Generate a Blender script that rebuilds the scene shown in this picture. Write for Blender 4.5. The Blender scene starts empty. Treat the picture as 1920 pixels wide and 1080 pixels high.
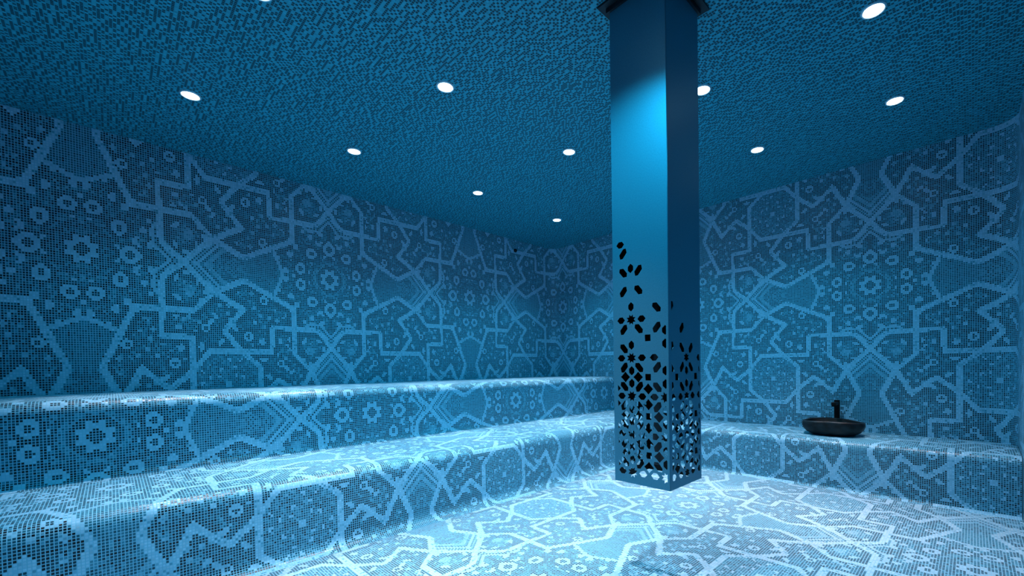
import bpy, bmesh, math, random
import numpy as np
from mathutils import Vector, Matrix

random.seed(7)
rng = np.random.default_rng(11)
SC = bpy.context.scene
COL = SC.collection
PI = math.pi

# ------------------------------------------------------------------ helpers
def obj(name, me, mat=None, parent=None, loc=None):
    o = bpy.data.objects.new(name, me)
    COL.objects.link(o)
    if mat is not None:
        me.materials.append(mat)
    if parent is not None:
        o.parent = parent
    if loc is not None:
        o.location = loc
    return o

def bm_obj(name, bm, mat, parent=None, loc=None, smooth=False, bevel=0.0):
    me = bpy.data.meshes.new(name)
    bmesh.ops.recalc_face_normals(bm, faces=bm.faces)
    bm.to_mesh(me)
    bm.free()
    if smooth:
        me.polygons.foreach_set('use_smooth', [True] * len(me.polygons))
    o = obj(name, me, mat, parent, loc)
    if bevel:
        m = o.modifiers.new('bevel', 'BEVEL')
        m.width = bevel
        m.segments = 3
        m.limit_method = 'ANGLE'
    return o

def thing(name, label, cat, loc=(0, 0, 0), group=None):
    o = bpy.data.objects.new(name, None)
    COL.objects.link(o)
    o.location = loc
    o.empty_display_size = 0.05
    tag(o, label, cat, group)
    return o

def tag(o, label, cat, group=None):
    o['label'] = label
    o['category'] = cat
    if group:
        o['group'] = group

def structure(o):
    o['kind'] = 'structure'
    return o

def bm_box(bm, x0, x1, y0, y1, z0, z1):
    vs = [bm.verts.new((x, y, z)) for x in (x0, x1) for y in (y0, y1) for z in (z0, z1)]
    for f in ((0, 1, 3, 2), (4, 6, 7, 5), (0, 4, 5, 1), (2, 3, 7, 6), (0, 2, 6, 4), (1, 5, 7, 3)):
        bm.faces.new([vs[i] for i in f])

def lathe(bm, prof, n=40, z_up=True):
    rings = []
    for r, z in prof:
        if r < 1e-6:
            rings.append([bm.verts.new((0, 0, z))])
        else:
            rings.append([bm.verts.new((r * math.cos(2 * PI * k / n), r * math.sin(2 * PI * k / n), z)) for k in range(n)])
    for a, b in zip(rings[:-1], rings[1:]):
        for k in range(n):
            k2 = (k + 1) % n
            if len(a) == 1 and len(b) == 1:
                continue
            if len(a) == 1:
                bm.faces.new((a[0], b[k], b[k2]))
            elif len(b) == 1:
                bm.faces.new((a[k], a[k2], b[0]))
            else:
                bm.faces.new((a[k], a[k2], b[k2], b[k]))

# ------------------------------------------------------------------ materials
def new_mat(name):
    m = bpy.data.materials.new(name)
    m.use_nodes = True
    nt = m.node_tree
    b = nt.nodes['Principled BSDF']
    return m, nt, b

def mosaic_mat(name, grout, gap=0.085, rough=0.3, tilt=0.05, spec=0.5):
    m, nt, b = new_mat(name)
    N, L = nt.nodes, nt.links
    at = N.new('ShaderNodeAttribute'); at.attribute_name = 'tile_color'
    ar = N.new('ShaderNodeAttribute'); ar.attribute_name = 'tile_tilt'
    uv = N.new('ShaderNodeUVMap'); uv.uv_map = 'tile_uv'
    sub = N.new('ShaderNodeVectorMath'); sub.operation = 'SUBTRACT'; sub.inputs[1].default_value = (.5, .5, 0)
    L.new(uv.outputs[0], sub.inputs[0])
    ab = N.new('ShaderNodeVectorMath'); ab.operation = 'ABSOLUTE'
    L.new(sub.outputs[0], ab.inputs[0])
    sx = N.new('ShaderNodeSeparateXYZ'); L.new(ab.outputs[0], sx.inputs[0])
    mx = N.new('ShaderNodeMath'); mx.operation = 'MAXIMUM'
    L.new(sx.outputs[0], mx.inputs[0]); L.new(sx.outputs[1], mx.inputs[1])
    mr = N.new('ShaderNodeMapRange'); mr.interpolation_type = 'SMOOTHSTEP'
    mr.inputs['From Min'].default_value = 0.5 - gap - 0.02
    mr.inputs['From Max'].default_value = 0.5 - gap + 0.02
    L.new(mx.outputs[0], mr.inputs['Value'])
    mix = N.new('ShaderNodeMix'); mix.data_type = 'RGBA'
    L.new(mr.outputs[0], mix.inputs['Factor'])
    L.new(at.outputs['Color'], mix.inputs['A'])
    mix.inputs['B'].default_value = (*grout, 1)
    L.new(mix.outputs['Result'], b.inputs['Base Color'])
    ro = N.new('ShaderNodeMapRange')
    ro.inputs['To Min'].default_value = rough; ro.inputs['To Max'].default_value = 0.75
    L.new(mr.outputs[0], ro.inputs['Value'])
    L.new(ro.outputs[0], b.inputs['Roughness'])
    b.inputs['Specular IOR Level'].default_value = spec
    # every tessera is set at a slightly different angle
    geo = N.new('ShaderNodeNewGeometry')
    sc = N.new('ShaderNodeVectorMath'); sc.operation = 'SCALE'; sc.inputs['Scale'].default_value = tilt
    L.new(ar.outputs['Vector'], sc.inputs[0])
    ad = N.new('ShaderNodeVectorMath'); ad.operation = 'ADD'
    L.new(geo.outputs['Normal'], ad.inputs[0]); L.new(sc.outputs[0], ad.inputs[1])
    nm = N.new('ShaderNodeVectorMath'); nm.operation = 'NORMALIZE'; L.new(ad.outputs[0], nm.inputs[0])
    bp = N.new('ShaderNodeBump'); bp.invert = True
    bp.inputs['Strength'].default_value = 0.2; bp.inputs['Distance'].default_value = 0.0015
    L.new(mr.outputs[0], bp.inputs['Height']); L.new(nm.outputs[0], bp.inputs['Normal'])
    L.new(bp.outputs[0], b.inputs['Normal'])
    return m

def plain_mat(name, col, rough=0.4, metal=0.0, noise=None, spec=0.5):
    m, nt, b = new_mat(name)
    b.inputs['Base Color'].default_value = (*col, 1)
    b.inputs['Roughness'].default_value = rough
    b.inputs['Metallic'].default_value = metal
    b.inputs['Specular IOR Level'].default_value = spec
    if noise:
        scale, col2, amt = noise
        N, L = nt.nodes, nt.links
        tc = N.new('ShaderNodeTexCoord')
        mp = N.new('ShaderNodeMapping'); mp.inputs['Scale'].default_value = scale
        L.new(tc.outputs['Object'], mp.inputs['Vector'])
        nz = N.new('ShaderNodeTexNoise'); nz.inputs['Scale'].default_value = 1.0; nz.inputs['Detail'].default_value = 5
        L.new(mp.outputs[0], nz.inputs['Vector'])
        cr = N.new('ShaderNodeMapRange'); cr.inputs['From Min'].default_value = .38; cr.inputs['From Max'].default_value = .68
        cr.inputs['To Max'].default_value = amt
        L.new(nz.outputs['Fac'], cr.inputs['Value'])
        mx = N.new('ShaderNodeMix'); mx.data_type = 'RGBA'
        mx.inputs['A'].default_value = (*col, 1); mx.inputs['B'].default_value = (*col2, 1)
        L.new(cr.outputs[0], mx.inputs['Factor']); L.new(mx.outputs['Result'], b.inputs['Base Color'])
    return m

def emit_mat(name, col, strength):
    m, nt, b = new_mat(name)
    b.inputs['Base Color'].default_value = (.8, .85, .9, 1)
    b.inputs['Emission Color'].default_value = (*col, 1)
    b.inputs['Emission Strength'].default_value = strength
    return m

M_MOSAIC = mosaic_mat('glass_mosaic', (.20, .51, .68), gap=0.122, spec=.35)
M_FLOOR = mosaic_mat('floor_mosaic', (.31, .54, .67), gap=0.122, spec=.35)  # grout whitened too, for the downlight on the floor
M_CEIL = mosaic_mat('ceiling_mosaic', (.030, .33, .45), gap=0.10, rough=0.45, tilt=0.03, spec=.3)
M_STEEL = plain_mat('brushed_steel', (.07, .27, .38), 0.46, 0.6, ((160, 160, 1.2), (.055, .23, .33), .8), spec=.3)
M_STEEL_DARK = plain_mat('dark_steel', (.02, .03, .04), 0.5, 0.6)
M_TRIM = plain_mat('lamp_trim', (.55, .75, .85), 0.35, 0.3)
M_LAMP = emit_mat('lamp_glass', (.93, .98, 1.0), 14.0)
M_STONE = plain_mat('black_stone', (.002, .003, .004), 0.45, 0, ((14, 14, 20), (.010, .022, .028), .9), spec=.25)
M_BLACK = plain_mat('black_metal', (.002, .003, .004), 0.5, 0.0, spec=.15)
M_SENSOR = plain_mat('sensor_metal', (.02, .025, .03), 0.2, 0.8)

# ------------------------------------------------------------------ the mosaic design
# One square repeat between four rosettes, 121 x 121 tesserae; it mirrors along
# its sides and turns in quarters about the octagon in its middle.
NT = 121
CC = NT / 2.0
ii, jj = np.meshgrid(np.arange(NT) + .5, np.arange(NT) + .5, indexing='ij')   # ii = a, jj = b

def rots(P):
    out = [list(P)]
    for _ in range(3):
        out.append([(NT - y, x) for x, y in out[-1]])
    return out

def seg_dist(p, q):
    px, py = p; qx, qy = q
    dx, dy = qx - px, qy - py
    t = np.clip(((ii - px) * dx + (jj - py) * dy) / (dx * dx + dy * dy + 1e-9), 0, 1)
    return np.hypot(ii - px - t * dx, jj - py - t * dy)

def in_poly(P):
    r = np.zeros((NT, NT), bool)
    n = len(P)
    for k in range(n):
        x1, y1 = P[k]; x2, y2 = P[(k + 1) % n]
        if y1 == y2:
            continue
        c = ((y1 > jj) != (y2 > jj)) & (ii < (x2 - x1) * (jj - y1) / (y2 - y1) + x1)
        r ^= c
    return r

X1 = (0, 40.5); Kt = (8, 31); T = (23.3, 30.5); Kl = (23.5, 44.5); Kb = (13.5, 54.5)
g1 = (21.4, 69); g2 = (33, 59); O7 = (43.4, 67.4); e1 = (36.2, 29.8); e2 = (37, 43.8)
O1 = (53.6, 43.4); O2 = (69.2, 43.4); O3 = (77.6, 53.6); r1 = (24, 18.8); r2 = (51.5, 6)
K2d = (66.5, 13.5); tb = (35, 13.2); tip = (29.5, 0); X2 = (80.5, 0)
# shades: 0 black, 1 dark, 2 deep, 3 mid, 4 pale, 5 line
shade = np.full((NT, NT), 1.0)
u = rng.random((NT, NT))
shade[u < .20] = 0
shade[(u > .60) & (u < .86)] = 2
shade[u > .86] = 3
lined = [(X1, Kt, 1.6), (Kt, T, 1.6), (T, Kl, 1.5), (Kl, Kb, 1.5), (X1, Kb, 1.7), (Kb, g1, 1.7), (g1, g2, 1.5), (g2, O7, 1.6),
         (T, e1, 1.5), (e1, e2, 1.5), (e2, O1, 1.5), (O1, O2, 1.5), (O2, O3, 1.5), (T, r1, 1.8), (r1, r2, 1.6), (r2, K2d, 1.6)]
thin = [(tip, tb, 1.0)]
dist = np.full((NT, NT), 99.0)
for p, q, w in lined:
    for P in rots([p, q]):
        dist = np.minimum(dist, seg_dist(*P) - w + .18)
dthin = np.full((NT, NT), 99.0)
for p, q, w in thin:
    for P in rots([p, q]):
        dthin = np.minimum(dthin, seg_dist(*P) - w)
hexm = np.zeros((NT, NT), bool); chev = hexm.copy(); octm = hexm.copy(); kite = hexm.copy(); ros = hexm.copy()
for P in rots([tip, tb, r2, (51.5, -.1), (29.5, -.1)]): hexm |= in_poly(P)
for P in rots([(51.5, -.1), r2, K2d, (80.5, -.1)]): chev |= in_poly(P)
for P in rots([X1, Kt, T, Kl, Kb]): kite |= in_poly(P)
for P in rots([(-.1, 40.5), Kt, T, r1, tb, tip, (29.5, -.1), (-.1, -.1)]): ros |= in_poly(P)
octm = in_poly([p for k in range(1) for p in (O1, O2, O3, (77.6, 67.5), (67.4, 77.6), (51.8, 77.6), (43.4, 67.4), (43.4, 51.8))])
u = rng.random((NT, NT))
shade[hexm] = np.where(u < .03, 0, np.where(u < .5, 1.6, 2.2))[hexm]
dchev = np.full((NT, NT), 99.0)
for P in rots([X2, K2d]): dchev = np.minimum(dchev, seg_dist(*P))
cv = np.where(dchev < 3.1, np.where((ii + jj).astype(int) % 2 == 0, 1.3, 3.5),
     np.where(dchev < 4.7, 4.2, np.where(dchev < 6.3, np.where(u < .6, 1.0, 2.4), np.where(dchev < 8.0, 3.4, np.where(u < .2, .6, np.where(u < .6, 1.6, 2.8))))))
shade[chev] = cv[chev]
shade[octm] = np.where(u < .09, 0, np.where(u < .42, 1.2, np.where(u < .78, 2.0, 3.0)))[octm]
# black outlining beside the lines
u = rng.random((NT, NT))
edge = (dist > 0.3) & (dist < 2.6) & ~hexm & ~chev & ~octm
shade[edge & (u < .55)] = 0
shade[edge & (u >= .55)] = 1
shade[kite & (dist > 4.5)] = np.where(u < .35, 1.2, np.where(u < .7, 2.4, 3.2))[kite & (dist > 4.5)]
# double line inside the rosette
dd = np.full((NT, NT), 99.0)
for p, q in ((X1, Kt), (Kt, (13, 30.7))):
    for P in rots([p, q]): dd = np.minimum(dd, seg_dist(*P))
band = ros & (dd > 1.6) & (dd < 3.0)
shade[band] = np.where((ii + jj).astype(int) % 2 == 0, .6, 3.6)[band]
shade[ros & (dd >= 3.0) & (dd < 4.4)] = 4.2
b3 = ros & (dd >= 4.4) & (dd < 6.0)
shade[b3] = np.where(u < .6, .2, 2)[b3]
# soft pale halo about the star
rr = np.hypot(ii, jj)

def blob(c, rx, ry, val, ang=0.0, square=False):
    for k, P in enumerate(rots([c])):
        cx, cy = P[0]
        a = ang + k * PI / 2
        dx = (ii - cx) * math.cos(a) + (jj - cy) * math.sin(a)
        dy = -(ii - cx) * math.sin(a) + (jj - cy) * math.cos(a)
        m = (np.maximum(np.abs(dx) / rx, np.abs(dy) / ry) <= 1) if square else ((dx / rx) ** 2 + (dy / ry) ** 2 <= 1)
        shade[m & (dist > 0)] = val

def ring(c, ro, ri, dark_out=True):
    if dark_out:
        for P in rots([c]):
            d = np.hypot(ii - P[0][0], jj - P[0][1])
            m = (d < ro + 1.6) & (d >= ro) & (dist > 0)
            shade[m] = np.where(rng.random((NT, NT)) < .6, 0, 1)[m]
    blob(c, ro, ro, 4.4)
    blob(c, ri, ri, .5)

# mid-toned petals between the rosette rings
for ang_ in (22.5, 67.5):
    pass
m = ros & (rr > 7.5) & (rr < 11.5)
shade[m] = np.where(rng.random((NT, NT)) < .45, 3.0, np.where(rng.random((NT, NT)) < .5, 2, 1))[m]
m = ros & (rr > 6.8) & (rr < 8.2)
shade[m] = np.where(rng.random((NT, NT)) < .55, 0, 1)[m]
# star
for k in range(1):
    for (cx, cy), rot in zip([P[0] for P in rots([(0, 0)])], range(4)):
        d = np.hypot(ii - cx, jj - cy)
        th = np.arctan2(jj - cy, ii - cx)
        rad = 4.7 + 2.3 * np.clip(np.cos(4 * th * 2 - PI) , 0, 1) ** 1.2
        shade[(d < rad + 1.3) & (d >= rad)] = 0
        shade[d < rad] = 4.4
        shade[d < 2.8] = .2
        shade[d < 1.3] = 1
ring((18.8, 4.6), 3.3, 1.4); ring((11.7, 14.0), 3.3, 1.4); ring((0, 18.0), 4.2, 2.0)
blob((0, 22.6), 1.2, 1.4, 4.4); blob((0, 26.3), 1.3, 3.2, 0)
for p, a in (((5.7, 20.4), .65), ((7.7, 20.4), -.65)): blob(p, .8, 2.0, 4.4, a)
for p, r in (((5.9, 26.3), 1.7), ((12.3, 23.5), 1.5), ((21.3, 16.6), 1.7), ((27.9, 2.1), 1.6), ((23, 0), 1.5), ((25, 11.6), 1.8),
             ((32.2, 9.0), 1.2), ((13.5, 3.0), 1.1), ((17, 26), 1.0), ((3.2, 13.2), .9)):
    blob(p, r, r, 4.4)
ring((49.7, 35.4), 2.6, 1.2); ring((31.8, 50.1), 2.2, 1.0); ring((40.8, 15.7), 2.4, 1.1)
blob((56.6, 31.4), 1.2, 2.2, 4.4, .3); blob((45.9, 28.0), 1.2, 1.2, 4.4); blob((40.6, 30.2), .9, 1.2, 3.8)
blob((42.1, 38.3), 1.7, 1.5, 4.4, .4, True); blob((47.4, 40.0), .8, .8, 3.8); blob((39, 57.2), 2.2, 1.1, 4.4, -.6)
blob((41.5, 47.6), 2.3, 1.1, 4.4); blob((32, 37.6), 1.4, 1.3, 4.4); blob((26.7, 36.5), 1.1, 1.1, 4.4); blob((27.9, 39.8), .9, .9, 4.2)
blob((26.4, 42.2), 1.2, .9, 4.0); blob((28.2, 52.8), .9, 2.0, 4.4, .8); blob((25.4, 54.6), .9, 2.2, 4.4, -.8)
for p, r in (((33.5, 45), .9), ((29, 47), 1.0), ((20, 57), 1.4), ((19.5, 61.5), 1.2), ((24, 61), 1.0), ((52, 22.5), 1.0), ((46, 20), 1.1),
             ((34.5, 21), 1.0), ((30, 24.5), 1.1), ((38, 25), 1.2), ((33.5, 26.5), 1.0), ((43, 24), .9), ((28.5, 23), .9), ((47.5, 12.5), 1.1),
             ((54.5, 13), .9), ((57, 18), .9), ((59, 27), .9)):
    blob(p, r, r, 3.7)
# octagon flecks
for p, r in (((52.8, 56.8), 1.0), ((47.7, 61), .9), ((48, 67), .8), ((61.2, 73), 1.0), ((56, 64.5), .8), ((57, 51.5), .9)):
    blob(p, r * .8, r * 1.2, 4.6, .3)
blob((60.5, 60.5), 1.7, 1.7, 4.4)
# kite flecks
blob((18.0, 48.0), 1.4, 1.4, 4.4); blob((13.9, 50.6), 1.6, 1.4, 4.4); blob((4.9, 41.2), 1.3, 1.7, 4.4); blob((8.0, 37.0), 1.8, 1.0, 4.2, -.4)
blob((17.6, 37.2), 1.1, 2.3, 4.4, -.7); blob((14, 43.0), 3.2, 2.4, 3.4); blob((9.6, 46.6), 1.3, .8, 4.0, .5)
# the lines themselves, laid last
shade[dthin <= 0] = 4.3
u = rng.random((NT, NT))
core = dist <= 0
shade[core] = np.where(u < .07, 3.2, np.where(u < .16, 3.9, np.where(u < .35, 4.5, 5.0)))[core]
shade = np.clip(shade, 0, 5)

PAL = np.array([(.0010, .005, .009), (.004, .056, .088), (.012, .130, .19), (.050, .25, .36), (.22, .48, .65), (.33, .59, .76)])

# same mosaic for the floor, colours whitened to carry the downlight falling on it
PAL_FLOOR_LIT = np.array([(.0015, .010, .018), (.006, .085, .135), (.018, .175, .25), (.075, .30, .41), (.33, .51, .63), (.47, .62, .71)])

def design(ai, bi, seed=0, PAL=PAL):
    """tile indices -> (colour, tilt) for every tessera"""
    r = np.random.default_rng(seed)
    a = np.mod(ai, 2 * NT); a = np.where(a >= NT, 2 * NT - 1 - a, a).astype(int)
    b = np.mod(bi, 2 * NT); b = np.where(b >= NT, 2 * NT - 1 - b, b).astype(int)
    s = shade[a, b]
    s = s + np.where(s < 3.8, r.normal(0, .22, s.shape), r.normal(0, .10, s.shape))
    s = np.clip(s, 0, 5)
    k = np.minimum(s.astype(int), 4); f = (s - k)[..., None]
    c = PAL[k] * (1 - f) + PAL[k + 1] * f
    c = c * (1 + r.normal(0, .06, s.shape))[..., None]
    return np.clip(c, 0, 1)

def sheet(name, P, colors, mat, flip=False, smooth=True, extra=None, seed=1):
    """P: (nu+1, nv+1, 3) corner points, one quad per tessera; colors (nu, nv, 3)"""
    nu, nv = P.shape[0] - 1, P.shape[1] - 1
    verts = P.reshape(-1, 3)
    idx = np.arange((nu + 1) * (nv + 1)).reshape(nu + 1, nv + 1)
    q = np.stack([idx[:-1, :-1], idx[1:, :-1], idx[1:, 1:], idx[:-1, 1:]], -1).reshape(-1, 4)
    uv = np.array([(0, 0), (1, 0), (1, 1), (0, 1)], float)
    if flip:
        q = q[:, ::-1]; uv = uv[::-1]
    nf = len(q)
    ex_v, ex_f = extra if extra else ([], [])
    base = len(verts)
    if len(ex_v):
        verts = np.vstack([verts, np.array(ex_v, float)])
    loops = q.reshape(-1)
    starts = np.arange(nf) * 4
    totals = np.full(nf, 4)
    if ex_f:
        for f in ex_f:
            ids = np.array([base + k for k in f])
            starts = np.append(starts, len(loops)); totals = np.append(totals, len(ids))
            loops = np.append(loops, ids)
    me = bpy.data.meshes.new(name)
    me.vertices.add(len(verts)); me.vertices.foreach_set('co', verts.reshape(-1).astype(np.float32))
    me.loops.add(len(loops)); me.loops.foreach_set('vertex_index', loops.astype(np.int32))
    me.polygons.add(len(starts)); me.polygons.foreach_set('loop_start', starts.astype(np.int32))
    me.update(calc_edges=True)
    NF = len(starts)
    ul = me.uv_layers.new(name='tile_uv')
    uvs = np.tile(uv, (nf, 1))
    if len(loops) > nf * 4:
        uvs = np.vstack([uvs, np.full((len(loops) - nf * 4, 2), .5)])
    ul.data.foreach_set('uv', uvs.reshape(-1).astype(np.float32))
    ca = me.attributes.new('tile_color', 'FLOAT_COLOR', 'FACE')
    c = np.ones((NF, 4), np.float32); c[:, :3] = .1
    c[:nf, :3] = colors.reshape(-1, 3)
    ca.data.foreach_set('color', c.reshape(-1))
    r = np.random.default_rng(seed)
    ta = me.attributes.new('tile_tilt', 'FLOAT_VECTOR', 'FACE')
    ta.data.foreach_set('vector', r.normal(0, .5, (NF, 3)).astype(np.float32).reshape(-1))
    sm = np.zeros(NF, bool); sm[:nf] = smooth
    me.polygons.foreach_set('use_smooth', sm)
    me.validate()
    return obj(name, me, mat)

def walk(pts, steps):
    """points at given arc lengths along a polyline"""
    pts = np.array(pts, float)
    d = np.r_[0, np.cumsum(np.hypot(*np.diff(pts, axis=0).T))]
    return np.stack([np.interp(steps, d, pts[:, k]) for k in range(pts.shape[1])], -1), d[-1]

def arc(c, r, a0, a1, n=14):
    return [(c[0] + r * math.cos(math.radians(a0 + (a1 - a0) * k / n)), c[1] + r * math.sin(math.radians(a0 + (a1 - a0) * k / n))) for k in range(n + 1)]

# ------------------------------------------------------------------ room
H = 1.1
KW = 0.95 * 1.1
YL = 4.6672 * KW            # wall on the left of the picture
XR = 4.6761 * KW            # wall on the right of the picture
ZC = 1.7872 * KW + H        # ceiling
YN = -0.240 * KW            # near wall beside the camera
XB = -1.35                  # back wall behind the camera
S_W = 1.6447 * KW
PU = S_W / NT               # tile pitch along the walls
PVL, PVR = PU * 1.2244, PU * 1.0225
RC, RN = 0.15, 0.17         # rounded corners
AXL, AZL = 1.5153 * KW, 0.8991 * KW + H
AYR, AZR = 0.6708 * KW, 0.6898 * KW + H

def wall_sheet(name, plan, ulist, z0, zA, pv, a_idx, seed, flip):
    k0 = math.floor((z0 - zA) / pv); k1 = math.ceil((ZC - zA) / pv)
    zs = np.clip(zA + np.arange(k0, k1 + 1) * pv, z0, ZC + .004)
    xy, _ = walk(plan, ulist)
    P = np.zeros((len(ulist), len(zs), 3))
    P[:, :, 0] = xy[:, 0:1]; P[:, :, 1] = xy[:, 1:2]; P[:, :, 2] = zs[None, :]
    b = np.arange(k0, k1)
    A, B = np.meshgrid(a_idx, b, indexing='ij')
    return structure(sheet(name, P, design(A, B, seed), M_MOSAIC, flip=flip, seed=seed))

# left wall with the rounded corner and the return that follows it
plan = [(XB, YL), (XR - RC, YL)] + arc((XR - RC, YL - RC), RC, 90, 0)[1:]
Lp = sum(math.hypot(plan[k + 1][0] - plan[k][0], plan[k + 1][1] - plan[k][1]) for k in range(len(plan) - 1))
off = AXL - XB
k0 = math.floor(-off / PU); k1 = math.ceil((Lp - off) / PU)
ul = np.clip(off + np.arange(k0, k1 + 1) * PU, 0, Lp)
wall_sheet('wall_left', plan, ul, 0.947, AZL, PVL, np.arange(k0, k1), 3, True)
# right wall: first the run that carries on the left wall's pattern, then its own
Y_SEAM = 3.15 * KW
kend = k1
off2 = off - Lp
Lr = (YL - RC) - Y_SEAM
ul2 = np.clip(off2 + np.arange(kend - 1, math.ceil((Lr - off2) / PU) + 1) * PU, 0, Lr)
k0b = kend - 1
P_list = []
def wall_part(plan, ulist, z0, zA, pv):
    k0 = math.floor((z0 - zA) / pv); k1 = math.ceil((ZC - zA) / pv)
    zs = np.clip(zA + np.arange(k0, k1 + 1) * pv, z0, ZC + .004)
    xy, _ = walk(plan, ulist)
    P = np.zeros((len(ulist), len(zs), 3))
    P[:, :, 0] = xy[:, 0:1]; P[:, :, 1] = xy[:, 1:2]; P[:, :, 2] = zs[None, :]
    return P, np.arange(k0, k1)
P, b = wall_part([(XR, YL - RC), (XR, Y_SEAM)], ul2, 0.486, AZL, PVL)
A, B = np.meshgrid(np.arange(k0b, k0b + len(ul2) - 1), b, indexing='ij')
structure(sheet('wall_right_return', P, design(A, B, 5), M_MOSAIC, flip=True, seed=5))
plan = [(XR, Y_SEAM), (XR, YN + RN)] + arc((XR - RN, YN + RN), RN, 0, -90)[1:]
Lp = (Y_SEAM - YN - RN) + PI / 2 * RN
off = Y_SEAM - AYR
k0 = math.floor(-off / PU); k1 = math.ceil((Lp - off) / PU)
ul = np.clip(off + np.arange(k0, k1 + 1) * PU, 0, Lp)
wall_sheet('wall_right', plan, ul, 0.4415, AZR, PVR, np.arange(k0, k1), 6, True)
# near wall (right beside the camera) and back wall (behind it)
plan = [(XR - RN, YN), (XB, YN)]
n = int((XR - RN - XB) / PU)
wall_sheet('wall_near', plan, np.linspace(0, XR - RN - XB, n + 1), 0.0, AZR, PVR, np.arange(k1, k1 + n), 7, True)
plan = [(XB, YN), (XB, YL)]
n = int((YL - YN) / PU)
wall_sheet('wall_back', plan, np.linspace(0, YL - YN, n + 1), 0.0, AZR, PVR, np.arange(n), 8, True)

# ceiling: staggered dashes of dark tesserae
PC = 0.0145
nx = int((XR + .02 - XB) / PC); ny = int((YL + .02 - YN) / PC)
P = np.zeros((nx + 1, ny + 1, 3))
P[:, :, 0] = (XB + np.arange(nx + 1) * (XR + .02 - XB) / nx)[:, None]
P[:, :, 1] = (YN - .0 + np.arange(ny + 1) * (YL + .02 - YN) / ny)[None, :]
P[:, :, 2] = ZC
dark = np.zeros((nx, ny), bool)
r = np.random.default_rng(21)
for j in range(ny):
    i = int(r.integers(0, 3)); on = r.random() < .5
    while i < nx:
        ln = int(r.choice([1, 1, 1, 2, 2, 3])) if on else int(r.choice([1, 1, 1, 2]))
        dark[i:i + ln, j] = on
        i += ln; on = not on
cl = np.where(dark[..., None], np.array((.002, .040, .062)), np.array((.025, .35, .48)))
cl = cl * (1 + r.normal(0, .10, dark.shape))[..., None]
structure(sheet('ceiling', P, np.clip(cl, 0, 1), M_CEIL, flip=True, smooth=False, seed=9))

# floor: the rosettes lie turned a quarter
PFX, PFY = 1.465 / NT * H, 1.49 / NT * H
FX, FY = 2.812 * H, 1.476 * H
XBF = 3.8792 * H; YBF = 2.5307 * H
kx0, kx1 = math.floor((XB - FX) / PFX), math.ceil((XBF + .03 - FX) / PFX)
ky0, ky1 = math.floor((YN - FY) / PFY), math.ceil((YBF + .03 - FY) / PFY)
xs = np.clip(FX + np.arange(kx0, kx1 + 1) * PFX, XB, None); ys = np.clip(FY + np.arange(ky0, ky1 + 1) * PFY, YN, None)
P = np.zeros((len(xs), len(ys), 3)); P[:, :, 0] = xs[:, None]; P[:, :, 1] = ys[None, :]
Bx, Ay = np.meshgrid(np.arange(kx0, kx1), np.arange(ky0, ky1), indexing='ij')
structure(sheet('floor', P, design(Ay, Bx, 12, PAL_FLOOR_LIT), M_FLOOR, smooth=False, seed=12))

# ------------------------------------------------------------------ benches
def bench(name, label, prof, t_ref, pv_flat, pu_run, runA, run0, run1, axis, seed, back, bottom):
    """prof: (out, z) polyline from the floor up and back; t_ref: height of tile row 0 on the flat front"""
    prof = np.array(prof, float)
    d = np.r_[0, np.cumsum(np.hypot(*np.diff(prof, axis=0).T))]
    # arc length of the point on the front face lying at mid height
    (fi,) = [k for k in range(len(prof) - 1) if abs(prof[k + 1][0] - prof[k][0]) < 1e-9 and prof[k + 1][1] - prof[k][1] > .1]
    s0 = d[fi]; zf = prof[fi][1]; s1 = d[fi + 1]
    # tile coordinate along the path: true pitch on the front, the run's pitch elsewhere
    def tcoord(s):
        tb_ = (zf - t_ref) / pv_flat
        return np.where(s < s0, tb_ - (s0 - s) / pu_run, np.where(s < s1, tb_ + (s - s0) / pv_flat, tb_ + (s1 - s0) / pv_flat + (s - s1) / pu_run))
    ss = np.linspace(0, d[-1], 4000); tt = tcoord(ss)
    t0, t1 = math.floor(tt[0]), math.ceil(tt[-1])
    sv = np.interp(np.arange(t0, t1 + 1), tt, ss)
    pr = np.stack([np.interp(sv, d, prof[:, k]) for k in range(2)], -1)
    k0, k1 = math.floor((run0 - runA) / pu_run), math.ceil((run1 - runA) / pu_run)
    rs = np.clip(runA + np.arange(k0, k1 + 1) * pu_run, run0, run1)
    P = np.zeros((len(rs), len(pr), 3))
    ro, oo = (0, 1) if axis == 'X' else (1, 0)
    P[:, :, ro] = rs[:, None]; P[:, :, oo] = pr[None, :, 0]; P[:, :, 2] = pr[None, :, 1]
    A, B = np.meshgrid(np.arange(k0, k1), np.arange(t0, t1), indexing='ij')
    # close the masonry behind and below the tiling
    p0, p1 = pr[0], pr[-1]
    ev, ef = [], []
    def pt(rn, o, z):
        v = [0, 0, z]; v[ro] = rn; v[oo] = o
        return v
    for rn in (run0, run1):
        ring_ = [pt(rn, o, z) for o, z in pr] + [pt(rn, back, p1[1]), pt(rn, back, bottom), pt(rn, p0[0], bottom)]
        ef.append(list(range(len(ev), len(ev) + len(ring_)))); ev += ring_
    for (oa, za), (ob, zb_) in (((p1[0], p1[1]), (back, p1[1])), ((back, p1[1]), (back, bottom)), ((back, bottom), (p0[0], bottom))):
        b0 = len(ev); ev += [pt(run0, oa, za), pt(run1, oa, za), pt(run1, ob, zb_), pt(run0, ob, zb_)]
        ef.append([b0, b0 + 1, b0 + 2, b0 + 3])
    o = sheet(name, P, design(A, B, seed), M_MOSAIC, flip=(axis == 'Y'), extra=(ev, ef), seed=seed)
    tag(o, label, 'bench')
    return o

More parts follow.
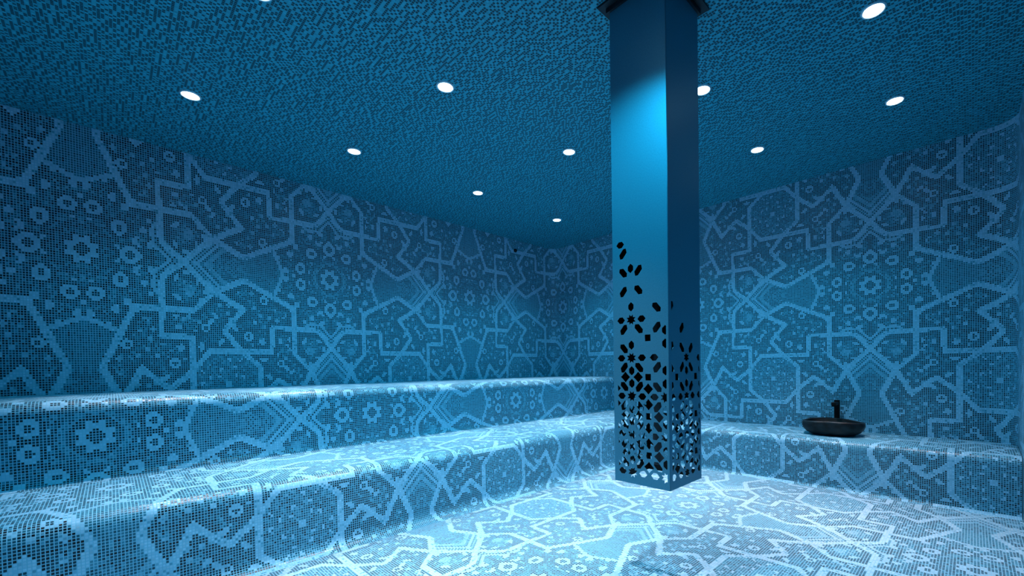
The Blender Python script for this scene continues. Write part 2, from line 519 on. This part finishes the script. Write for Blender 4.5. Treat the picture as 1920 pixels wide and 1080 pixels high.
rl, rt = 0.07, 0.075
YF1 = YBF + rl              # front of the lower step
ZT1, ZT1b = 0.470, 0.488    # its top, sloping up a little to the back
YF2 = 3.30 * H + .03        # front of the upper step
ZT2 = 0.952
rc2 = 0.05
prof = arc((YBF, rl), rl, -90, 0) + arc((YF1 + rt, ZT1 - rt), rt, 180, 90) + [(YF2 + .02, ZT1b)]
bench('tiled_bench', 'long low mosaic-tiled step with rounded edge, lower tier along the left wall', prof,
      (-0.814 * H + H) + 60.5 * .01407, .01407, 1.36 / NT * H, 1.36 * H, XB + .004, XR - .004, 'X', 31, YF2 + .02, 0.0)
prof = arc((YF2 - rc2, ZT1b + rc2), rc2, -90, 0) + arc((YF2 + rt, ZT2 - rt), rt, 180, 90) + [(YL - .003, ZT2)]
bench('tiled_bench', 'long high mosaic-tiled bench against the left wall, upper tier', prof,
      -0.327 * H + H, .01504, 1.42 / NT * H, -0.064 * H, XB + .004, XR - .004, 'X', 32, YL - .003, ZT1b)
rr_, rr2 = 0.03, 0.06
XF = XBF + rr_
prof = arc((XBF, rr_), rr_, -90, 0) + arc((XF + rr2, 0.428 - rr2), rr2, 180, 90) + [(XR - .003, 0.4435)]
bench('tiled_bench', 'mosaic-tiled ledge along the right wall, carrying the black stone basin', prof,
      (-0.79 * H + H) - 60.5 * .01385, .01385, 1.484 / NT * H, 0.644 * H, YN + .004, YF1, 'Y', 33, XR - .003, 0.0)

# ------------------------------------------------------------------ hanging perforated column
CX, CY, W = 1.7408 * KW, 1.0050 * KW, 0.31 * KW
ZB = -0.5754 * KW + H
col = thing('hanging_column', 'square brushed steel column hanging from the ceiling, pierced with star cutouts below', 'column', (CX + W / 2, CY + W / 2, ZC))
PP = 0.60 * W               # spacing of the stars
def reg(n, r0, rot=0): return [(r0 * math.cos(rot + 2 * PI * k / n), r0 * math.sin(rot + 2 * PI * k / n)) for k in range(n)]
def star8(r):
    return [((r if k % 2 == 0 else r * .56) * math.cos(PI * k / 8 + PI / 8), (r if k % 2 == 0 else r * .56) * math.sin(PI * k / 8 + PI / 8)) for k in range(16)]
def hexa(l, w, ang):
    c, s_ = math.cos(ang), math.sin(ang)
    pts = [(l, 0), (l * .42, w), (-l * .42, w), (-l, 0), (-l * .42, -w), (l * .42, -w)]
    return [(x * c - y * s_, x * s_ + y * c) for x, y in pts]
def diag(l, w, ang):
    c, s_ = math.cos(ang), math.sin(ang)
    pts = [(l, w * .15), (l * .62, w), (-l * .55, w), (-l, -w * .15), (-l * .62, -w), (l * .55, -w)]
    return [(x * c - y * s_, x * s_ + y * c) for x, y in pts]
def con4(r):
    return [((r if k % 2 == 0 else r * .68) * math.cos(PI * k / 4), (r if k % 2 == 0 else r * .68) * math.sin(PI * k / 4)) for k in range(8)]
SQ = [(-.084, -.084), (.084, -.084), (.084, .084), (-.084, .084)]

def clip(poly, lo, hi, axis):
    def cut(P, keep, inter):
        out = []
        for k in range(len(P)):
            a, b_ = P[k], P[(k + 1) % len(P)]
            if keep(a): out.append(a)
            if keep(a) != keep(b_): out.append(inter(a, b_))
        return out
    for v, sgn in ((lo, 1), (hi, -1)):
        def keep(p): return (p[axis] - v) * sgn > 0
        def inter(a, b_):
            t = (v - a[axis]) / (b_[axis] - a[axis])
            return (a[0] + t * (b_[0] - a[0]), a[1] + t * (b_[1] - a[1]))
        poly = cut(poly, keep, inter)
        if len(poly) < 3: return []
    return poly

HT = ZC - ZB
def panel_holes(c0, fade):
    """c0: position of one row of stars across the panel (0..W); fade(u, v): how far up a cut is kept"""
    holes = []
    v0 = 0.30 * PP          # lowest row of stars above the bottom edge
    for r_ in range(-1, 7):
        for c_ in range(-2, 3):
            sx, sz = c0 + c_ * PP, v0 + r_ * PP
            items = [('star', 0, 0, star8(.155)), ('h', .32, 0, hexa(.125, .084, 0)), ('h', -.32, 0, hexa(.125, .084, 0)),
                     ('v', 0, .335, hexa(.125, .084, PI / 2)), ('v', 0, -.335, hexa(.125, .084, PI / 2)),
                     ('d', .235, .25, diag(.162, .080, PI / 4 + .08)), ('d', -.235, .25, diag(.162, .080, 3 * PI / 4 - .08)),
                     ('d', .235, -.25, diag(.162, .080, -PI / 4 - .08)), ('d', -.235, -.25, diag(.162, .080, -3 * PI / 4 + .08)),
                     ('q', .5, .5, SQ), ('c', .2, .5, con4(.148)), ('c', -.2, .5, con4(.148)), ('c', .5, .2, con4(.148)), ('c', .5, -.2, con4(.148))]
            for kind, dx, dz, pl in items:
                x, z = sx + dx * PP, sz + dz * PP
                if z < v0 - .12 * PP or z > HT - .3: continue
                if not fade(kind, x / W, z / PP): continue
                q = [(x + px * PP, z + pz * PP) for px, pz in pl]
                q = clip(q, .075 * W, W - .012, 0)
                if not q: continue
                if z - v0 < .05 * PP: q = clip(q, v0 - .16 * PP, 9, 1)
                xs_ = [p[0] for p in q]
                if max(xs_) - min(xs_) < .012: continue
                holes.append(q)
    return holes

def make_panel(name, holes):
    cu = bpy.data.curves.new(name, 'CURVE'); cu.dimensions = '2D'; cu.fill_mode = 'BOTH'; cu.extrude = .0015
    for poly in [[(0, 0), (W, 0), (W, HT), (0, HT)]] + holes:
        sp = cu.splines.new('POLY'); sp.points.add(len(poly) - 1)
        for p_, (x, y) in zip(sp.points, poly): p_.co = (x, y, 0, 1)
        sp.use_cyclic_u = True
    tmp = bpy.data.objects.new('tmp', cu); COL.objects.link(tmp)
    bpy.context.view_layer.update()
    me = bpy.data.meshes.new_from_object(tmp.evaluated_get(bpy.context.evaluated_depsgraph_get()))
    bpy.data.objects.remove(tmp); bpy.data.curves.remove(cu)
    me.name = name
    me.materials.clear()
    me.materials.append(M_STEEL); me.materials.append(M_BLACK)
    for p_ in me.polygons:
        p_.material_index = 1 if p_.normal.z < -.5 else 0  # inner faces black, standing in for the shade inside the column
    return me

# cuts of the left face above the dense part, (kind, across, up in star spacings), read off the picture
UP = [('h', .153, 6.30), ('d', .204, 6.05), ('v', .345, 5.635), ('d', .204, 5.55), ('d', .486, 5.55), ('d', .204, 5.05), ('d', .486, 5.05),
      ('v', .345, 4.635), ('d', .804, 4.55), ('star', .345, 4.30), ('h', .153, 4.30), ('h', .537, 4.30), ('d', .204, 4.05), ('d', .486, 4.05),
      ('d', .804, 4.05), ('q', .645, 3.80), ('v', .945, 3.965), ('v', .945, 3.635), ('v', .345, 3.635), ('d', .204, 3.55),
      ('star', .345, 3.30), ('h', .153, 3.30), ('h', .537, 3.30), ('h', .753, 3.30)]
UPR = [('d', .09, 4.55), ('d', .39, 4.05), ('d', .09, 3.55), ('d', .39, 3.55), ('d', .67, 3.55), ('star', .53, 3.30), ('h', .94, 3.30)]
def listed(L, kind, x, z):
    return any(k == kind and abs(x - a) < .08 and abs(z - b_) < .10 for k, a, b_ in L)
def fade_left(kind, x, z):
    if z > 3.2: return listed(UP, kind, x, z)
    if z > 2.9: return kind in ('d', 'v')
    if z > 2.7: return kind == 'q' or (kind == 'c' and x < .6)
    return True
def fade_right(kind, x, z):
    if z > 3.2: return listed(UPR, kind, x, z)
    if kind == 'c': return z < 1.95
    return True
def face_obj(name, me, M):
    o = obj(name, me, None, col)
    o.matrix_local = M
    return o
off0 = Vector((-W / 2, -W / 2, ZB - ZC))
# panel x runs across, y up, z = outward thickness
def basis(ox, oy, ax, ay):
    # across direction (ax, ay)
    M = Matrix.Identity(4)
    M.col[0][:3] = (ax, ay, 0); M.col[1][:3] = (0, 0, 1)
    n_ = Vector((ax, ay, 0)).cross(Vector((0, 0, 1)))
    M.col[2][:3] = n_
    M.translation = Vector((ox, oy, ZB - ZC))
    return M
h = W / 2
left_me = make_panel('side_panel', panel_holes(.345 * W, fade_left))
right_me = make_panel('side_panel', panel_holes(.53 * W, fade_right))
face_obj('side_panel', left_me, basis(-h, h, 0, -1))
face_obj('side_panel', right_me, basis(-h, -h, 1, 0))
def fade_back(kind, x, z):
    return z < 2.1 if x < .7 else z < 1.7
face_obj('side_panel', make_panel('side_panel', panel_holes(.345 * W, fade_back)), basis(h, -h, 0, 1))
face_obj('side_panel', make_panel('side_panel', panel_holes(.53 * W, fade_back)), basis(h, h, -1, 0))
# pipe inside, hung from the ceiling
bm = bmesh.new(); lathe(bm, [(0, 0), (.028, 0), (.028, -(HT - .08)), (.024, -(HT - .08)), (.024, -(HT - .10)), (0, -(HT - .10))], 28)
bm_obj('inner_pipe', bm, M_STEEL_DARK, col, smooth=True)
# ceiling flange
bm = bmesh.new()
f0, f1 = h + .002, h + .046
for a0, a1, z0, z1 in ((f0, f1, -.012, 0), (f0, f0 + .012, -.035, -.012)):
    bm_box(bm, -a1, -a0, -a1, a1, z0, z1); bm_box(bm, a0, a1, -a1, a1, z0, z1)
    bm_box(bm, -a0, a0, -a1, -a0, z0, z1); bm_box(bm, -a0, a0, a0, a1, z0, z1)
bm_obj('ceiling_flange', bm, M_STEEL_DARK, col)

# ------------------------------------------------------------------ downlights
rows_x = [0.40, 1.492, 2.675, 3.735]
rows_y = [0.39, 1.285, 2.435, 3.670]
lamp_xy = {(0, 3): (.387, 3.668), (0, 2): (.515, 2.44), (1, 1): (1.10, 1.25), (1, 2): (1.492, 2.431), (2, 1): (2.675, 1.279), (3, 0): (3.714, .390), (1, 3): (1.399, 3.674),  # one unseen lamp is shifted off the grid to light the column
         (2, 2): (2.649, 2.439), (3, 1): (3.733, 1.307), (2, 3): (2.602, 3.666), (3, 3): (3.754, 3.674), (2, 0): (2.692, .369)}
LBL = {(0, 3): 'round recessed ceiling downlight farthest left, above the near end of the upper bench',
       (0, 2): 'round recessed ceiling downlight cut by the top edge of the picture',
       (1, 2): 'round recessed ceiling downlight left of the column, second row from the left wall, largest there',
       (2, 1): 'round recessed ceiling downlight just right of the steel column edge',
       (3, 0): 'round recessed ceiling downlight farthest right, over the right wall ledge',
       (1, 3): 'round recessed ceiling downlight, second from the near end in the row along the left wall',
       (2, 2): 'round recessed ceiling downlight close left of the steel column',
       (3, 1): 'round recessed ceiling downlight between the column and the right wall',
       (2, 3): 'round recessed ceiling downlight, third from the near end in the row along the left wall',
       (3, 3): 'round recessed ceiling downlight in the far corner, the smallest',
       (2, 0): 'large bright recessed ceiling downlight at the top right of the picture'}
WHITE_W, BLUE_W = 205.0, 57.0
CONE, BLUE = math.radians(58), (.03, .63, .92)
# (white, blue) factors per fitting: near aisle low, unseen lamp boosted for the column
LEVELS = {(2, 0): (.6, .20), (3, 0): (.7, .45), (1, 1): (1.3, 3.8), (0, 1): (.8, .4)}
def ring_mesh():
    bm = bmesh.new(); lathe(bm, [(.046, .002), (.046, -.006), (.050, -.009), (.055, -.008), (.058, -.003), (.058, .002)], 40)
    return bm
def dome_mesh():
    bm = bmesh.new(); lathe(bm, [(.0462, -.004), (.040, -.0085), (.026, -.0115), (.012, -.0128), (0, -.013)], 40)
    return bm
def lamp(ix, iy):
    x, y = lamp_xy.get((ix, iy), (rows_x[ix], rows_y[iy]))
    x *= KW; y *= KW
    t = thing('downlight', LBL.get((ix, iy), 'round recessed ceiling downlight overhead, outside the picture'), 'ceiling light', (x, y, ZC), 'recessed downlights in the mosaic ceiling')
    bm_obj('trim_ring', ring_mesh(), M_TRIM, t, smooth=True)
    bm_obj('diffuser', dome_mesh(), M_LAMP, t, smooth=True)
    for nm, pw, c, size, bl in (('white_beam', WHITE_W, (1.0, .72, .70), CONE, .8), ('blue_glow', BLUE_W, BLUE, math.radians(118), .7)):  # blue spot added to every fitting so upright faces turn blue
        ld = bpy.data.lights.new(nm, 'SPOT'); ld.energy = pw * LEVELS.get((ix, iy), (1, 1))[0 if nm == 'white_beam' else 1]; ld.color = c; ld.spot_size = size; ld.spot_blend = bl; ld.shadow_soft_size = .035
        lo = bpy.data.objects.new(nm, ld); COL.objects.link(lo); lo.parent = t; lo.location = (0, 0, -.02)
for ix in range(4):
    for iy in range(4):
        if (ix, iy) not in ((0, 0), (1, 0)):
            lamp(ix, iy)

# ------------------------------------------------------------------ basin and tap on the right ledge
BX, BY, BZ = 4.60, 0.955, 0.4375
bas = thing('stone_basin', 'rough black stone vessel basin standing on the right tiled ledge', 'basin', (BX, BY, BZ))
bm = bmesh.new()
def basin_shape(bm, outer):
    n = 72; rings = []
    if outer:
        prof = [(0, .0), (.56, .0), (.70, .005), (.84, .026), (.945, .058), (.995, .088), (1.0, .112), (.98, .126), (.92, .130), (.86, .122)]
    else:
        prof = [(.865, .1235), (.80, .095), (.62, .055), (.35, .040), (0, .038)]
    for f, z in prof:
        if f == 0:
            rings.append([bm.verts.new((0, 0, z))]); continue
        rg = []
        for k in range(n):
            th = 2 * PI * k / n
            c_, s_ = math.cos(th), math.sin(th)
            wob = 1 + .028 * math.sin(3 * th + .7) + .018 * math.sin(5 * th + 2.1) + (.010 * math.sin(11 * th + 9 * z * 20) if outer else 0)
            ry = .252 * abs(s_) ** .85 * (1 if s_ >= 0 else -1); rx = .172 * abs(c_) ** .85 * (1 if c_ >= 0 else -1)
            rg.append(bm.verts.new((rx * f * wob, ry * f * wob, z - .012 * s_ * 0 + .006 * math.sin(2 * th + 1) * (z / .12))))
        rings.append(rg)
    for a, b_ in zip(rings[:-1], rings[1:]):
        for k in range(n):
            k2 = (k + 1) % n
            if len(a) == 1: bm.faces.new((a[0], b_[k2], b_[k]))
            elif len(b_) == 1: bm.faces.new((a[k], a[k2], b_[0]))
            else: bm.faces.new((a[k], a[k2], b_[k2], b_[k]))
basin_shape(bm, True)
bm_obj('bowl_body', bm, M_STONE, bas, smooth=True)
bm = bmesh.new(); basin_shape(bm, False)
bm_obj('bowl_hollow', bm, M_BLACK, bas, smooth=True)
bm = bmesh.new(); lathe(bm, [(0, .0445), (.018, .0445), (.021, .041), (.021, .036)], 24)
bm_obj('drain', bm, M_SENSOR, bas, smooth=True)

TX, TY = 4.80, 0.953
tap = thing('basin_tap', 'tall black pillar tap behind the stone basin', 'tap', (TX, TY, 0.4395))
bm = bmesh.new(); bm_box(bm, -.022, .022, -.022, .022, 0, .305)
bm_obj('tap_body', bm, M_BLACK, tap, bevel=.003)
bm = bmesh.new(); lathe(bm, [(0, .008), (.034, .008), (.036, .004), (.036, 0)], 32)
bm_obj('base_plate', bm, M_BLACK, tap, smooth=True)
bm = bmesh.new(); bm_box(bm, -.150, -.02, -.019, .019, .262, .290)
sp = bm_obj('spout', bm, M_BLACK, tap, bevel=.003)
bm = bmesh.new(); bm_box(bm, -.014, .014, .020, .044, .238, .264)
bm_obj('lever', bm, M_BLACK, tap, bevel=.003)

# sensor high on the left wall
sx_, sz_ = 3.925 * KW, 1.639 * KW + H
sen = thing('wall_sensor', 'small round dark sensor high on the left wall near the far corner', 'sensor', (sx_, YL, sz_))
bm = bmesh.new(); lathe(bm, [(0, .034), (.010, .033), (.018, .028), (.021, .020), (.021, .006), (.028, .004), (.028, 0)], 28)
o = bm_obj('sensor_head', bm, M_SENSOR, sen, smooth=True); o.rotation_euler = (PI / 2, 0, 0)

# ------------------------------------------------------------------ camera
F, YAW, PITCH, ROLL, PY, PX = 806.3107, 0.7579966, -0.0165770, -0.0141561, 701.1648, 1061.6699
fw = Vector((math.cos(YAW) * math.cos(PITCH), math.sin(YAW) * math.cos(PITCH), math.sin(PITCH)))
rt0 = Vector((math.sin(YAW), -math.cos(YAW), 0)); up0 = rt0.cross(fw)
rt_ = rt0 * math.cos(ROLL) + up0 * math.sin(ROLL); up_ = -rt0 * math.sin(ROLL) + up0 * math.cos(ROLL)
cd = bpy.data.cameras.new('camera'); cam = bpy.data.objects.new('camera', cd); COL.objects.link(cam)
M = Matrix.Identity(4)
for k in range(3):
    M[k][0], M[k][1], M[k][2] = rt_[k], up_[k], -fw[k]
M.translation = (0, 0, H)
cam.matrix_world = M
cd.sensor_width = 36; cd.sensor_fit = 'HORIZONTAL'; cd.lens = 36 * F / 1920
cd.shift_x = (960 - PX) / 1920; cd.shift_y = (PY - 540) / 1920
cd.clip_start = .02
SC.camera = cam

w = bpy.data.worlds.new('world'); SC.world = w
w.use_nodes = True
w.node_tree.nodes['Background'].inputs[0].default_value = (0, 0, 0, 1)
w.node_tree.nodes['Background'].inputs[1].default_value = 0
vs = SC.view_settings
vs.view_transform = 'Standard'; vs.look = 'None'; vs.exposure = 0; vs.gamma = 1; vs.use_curve_mapping = False
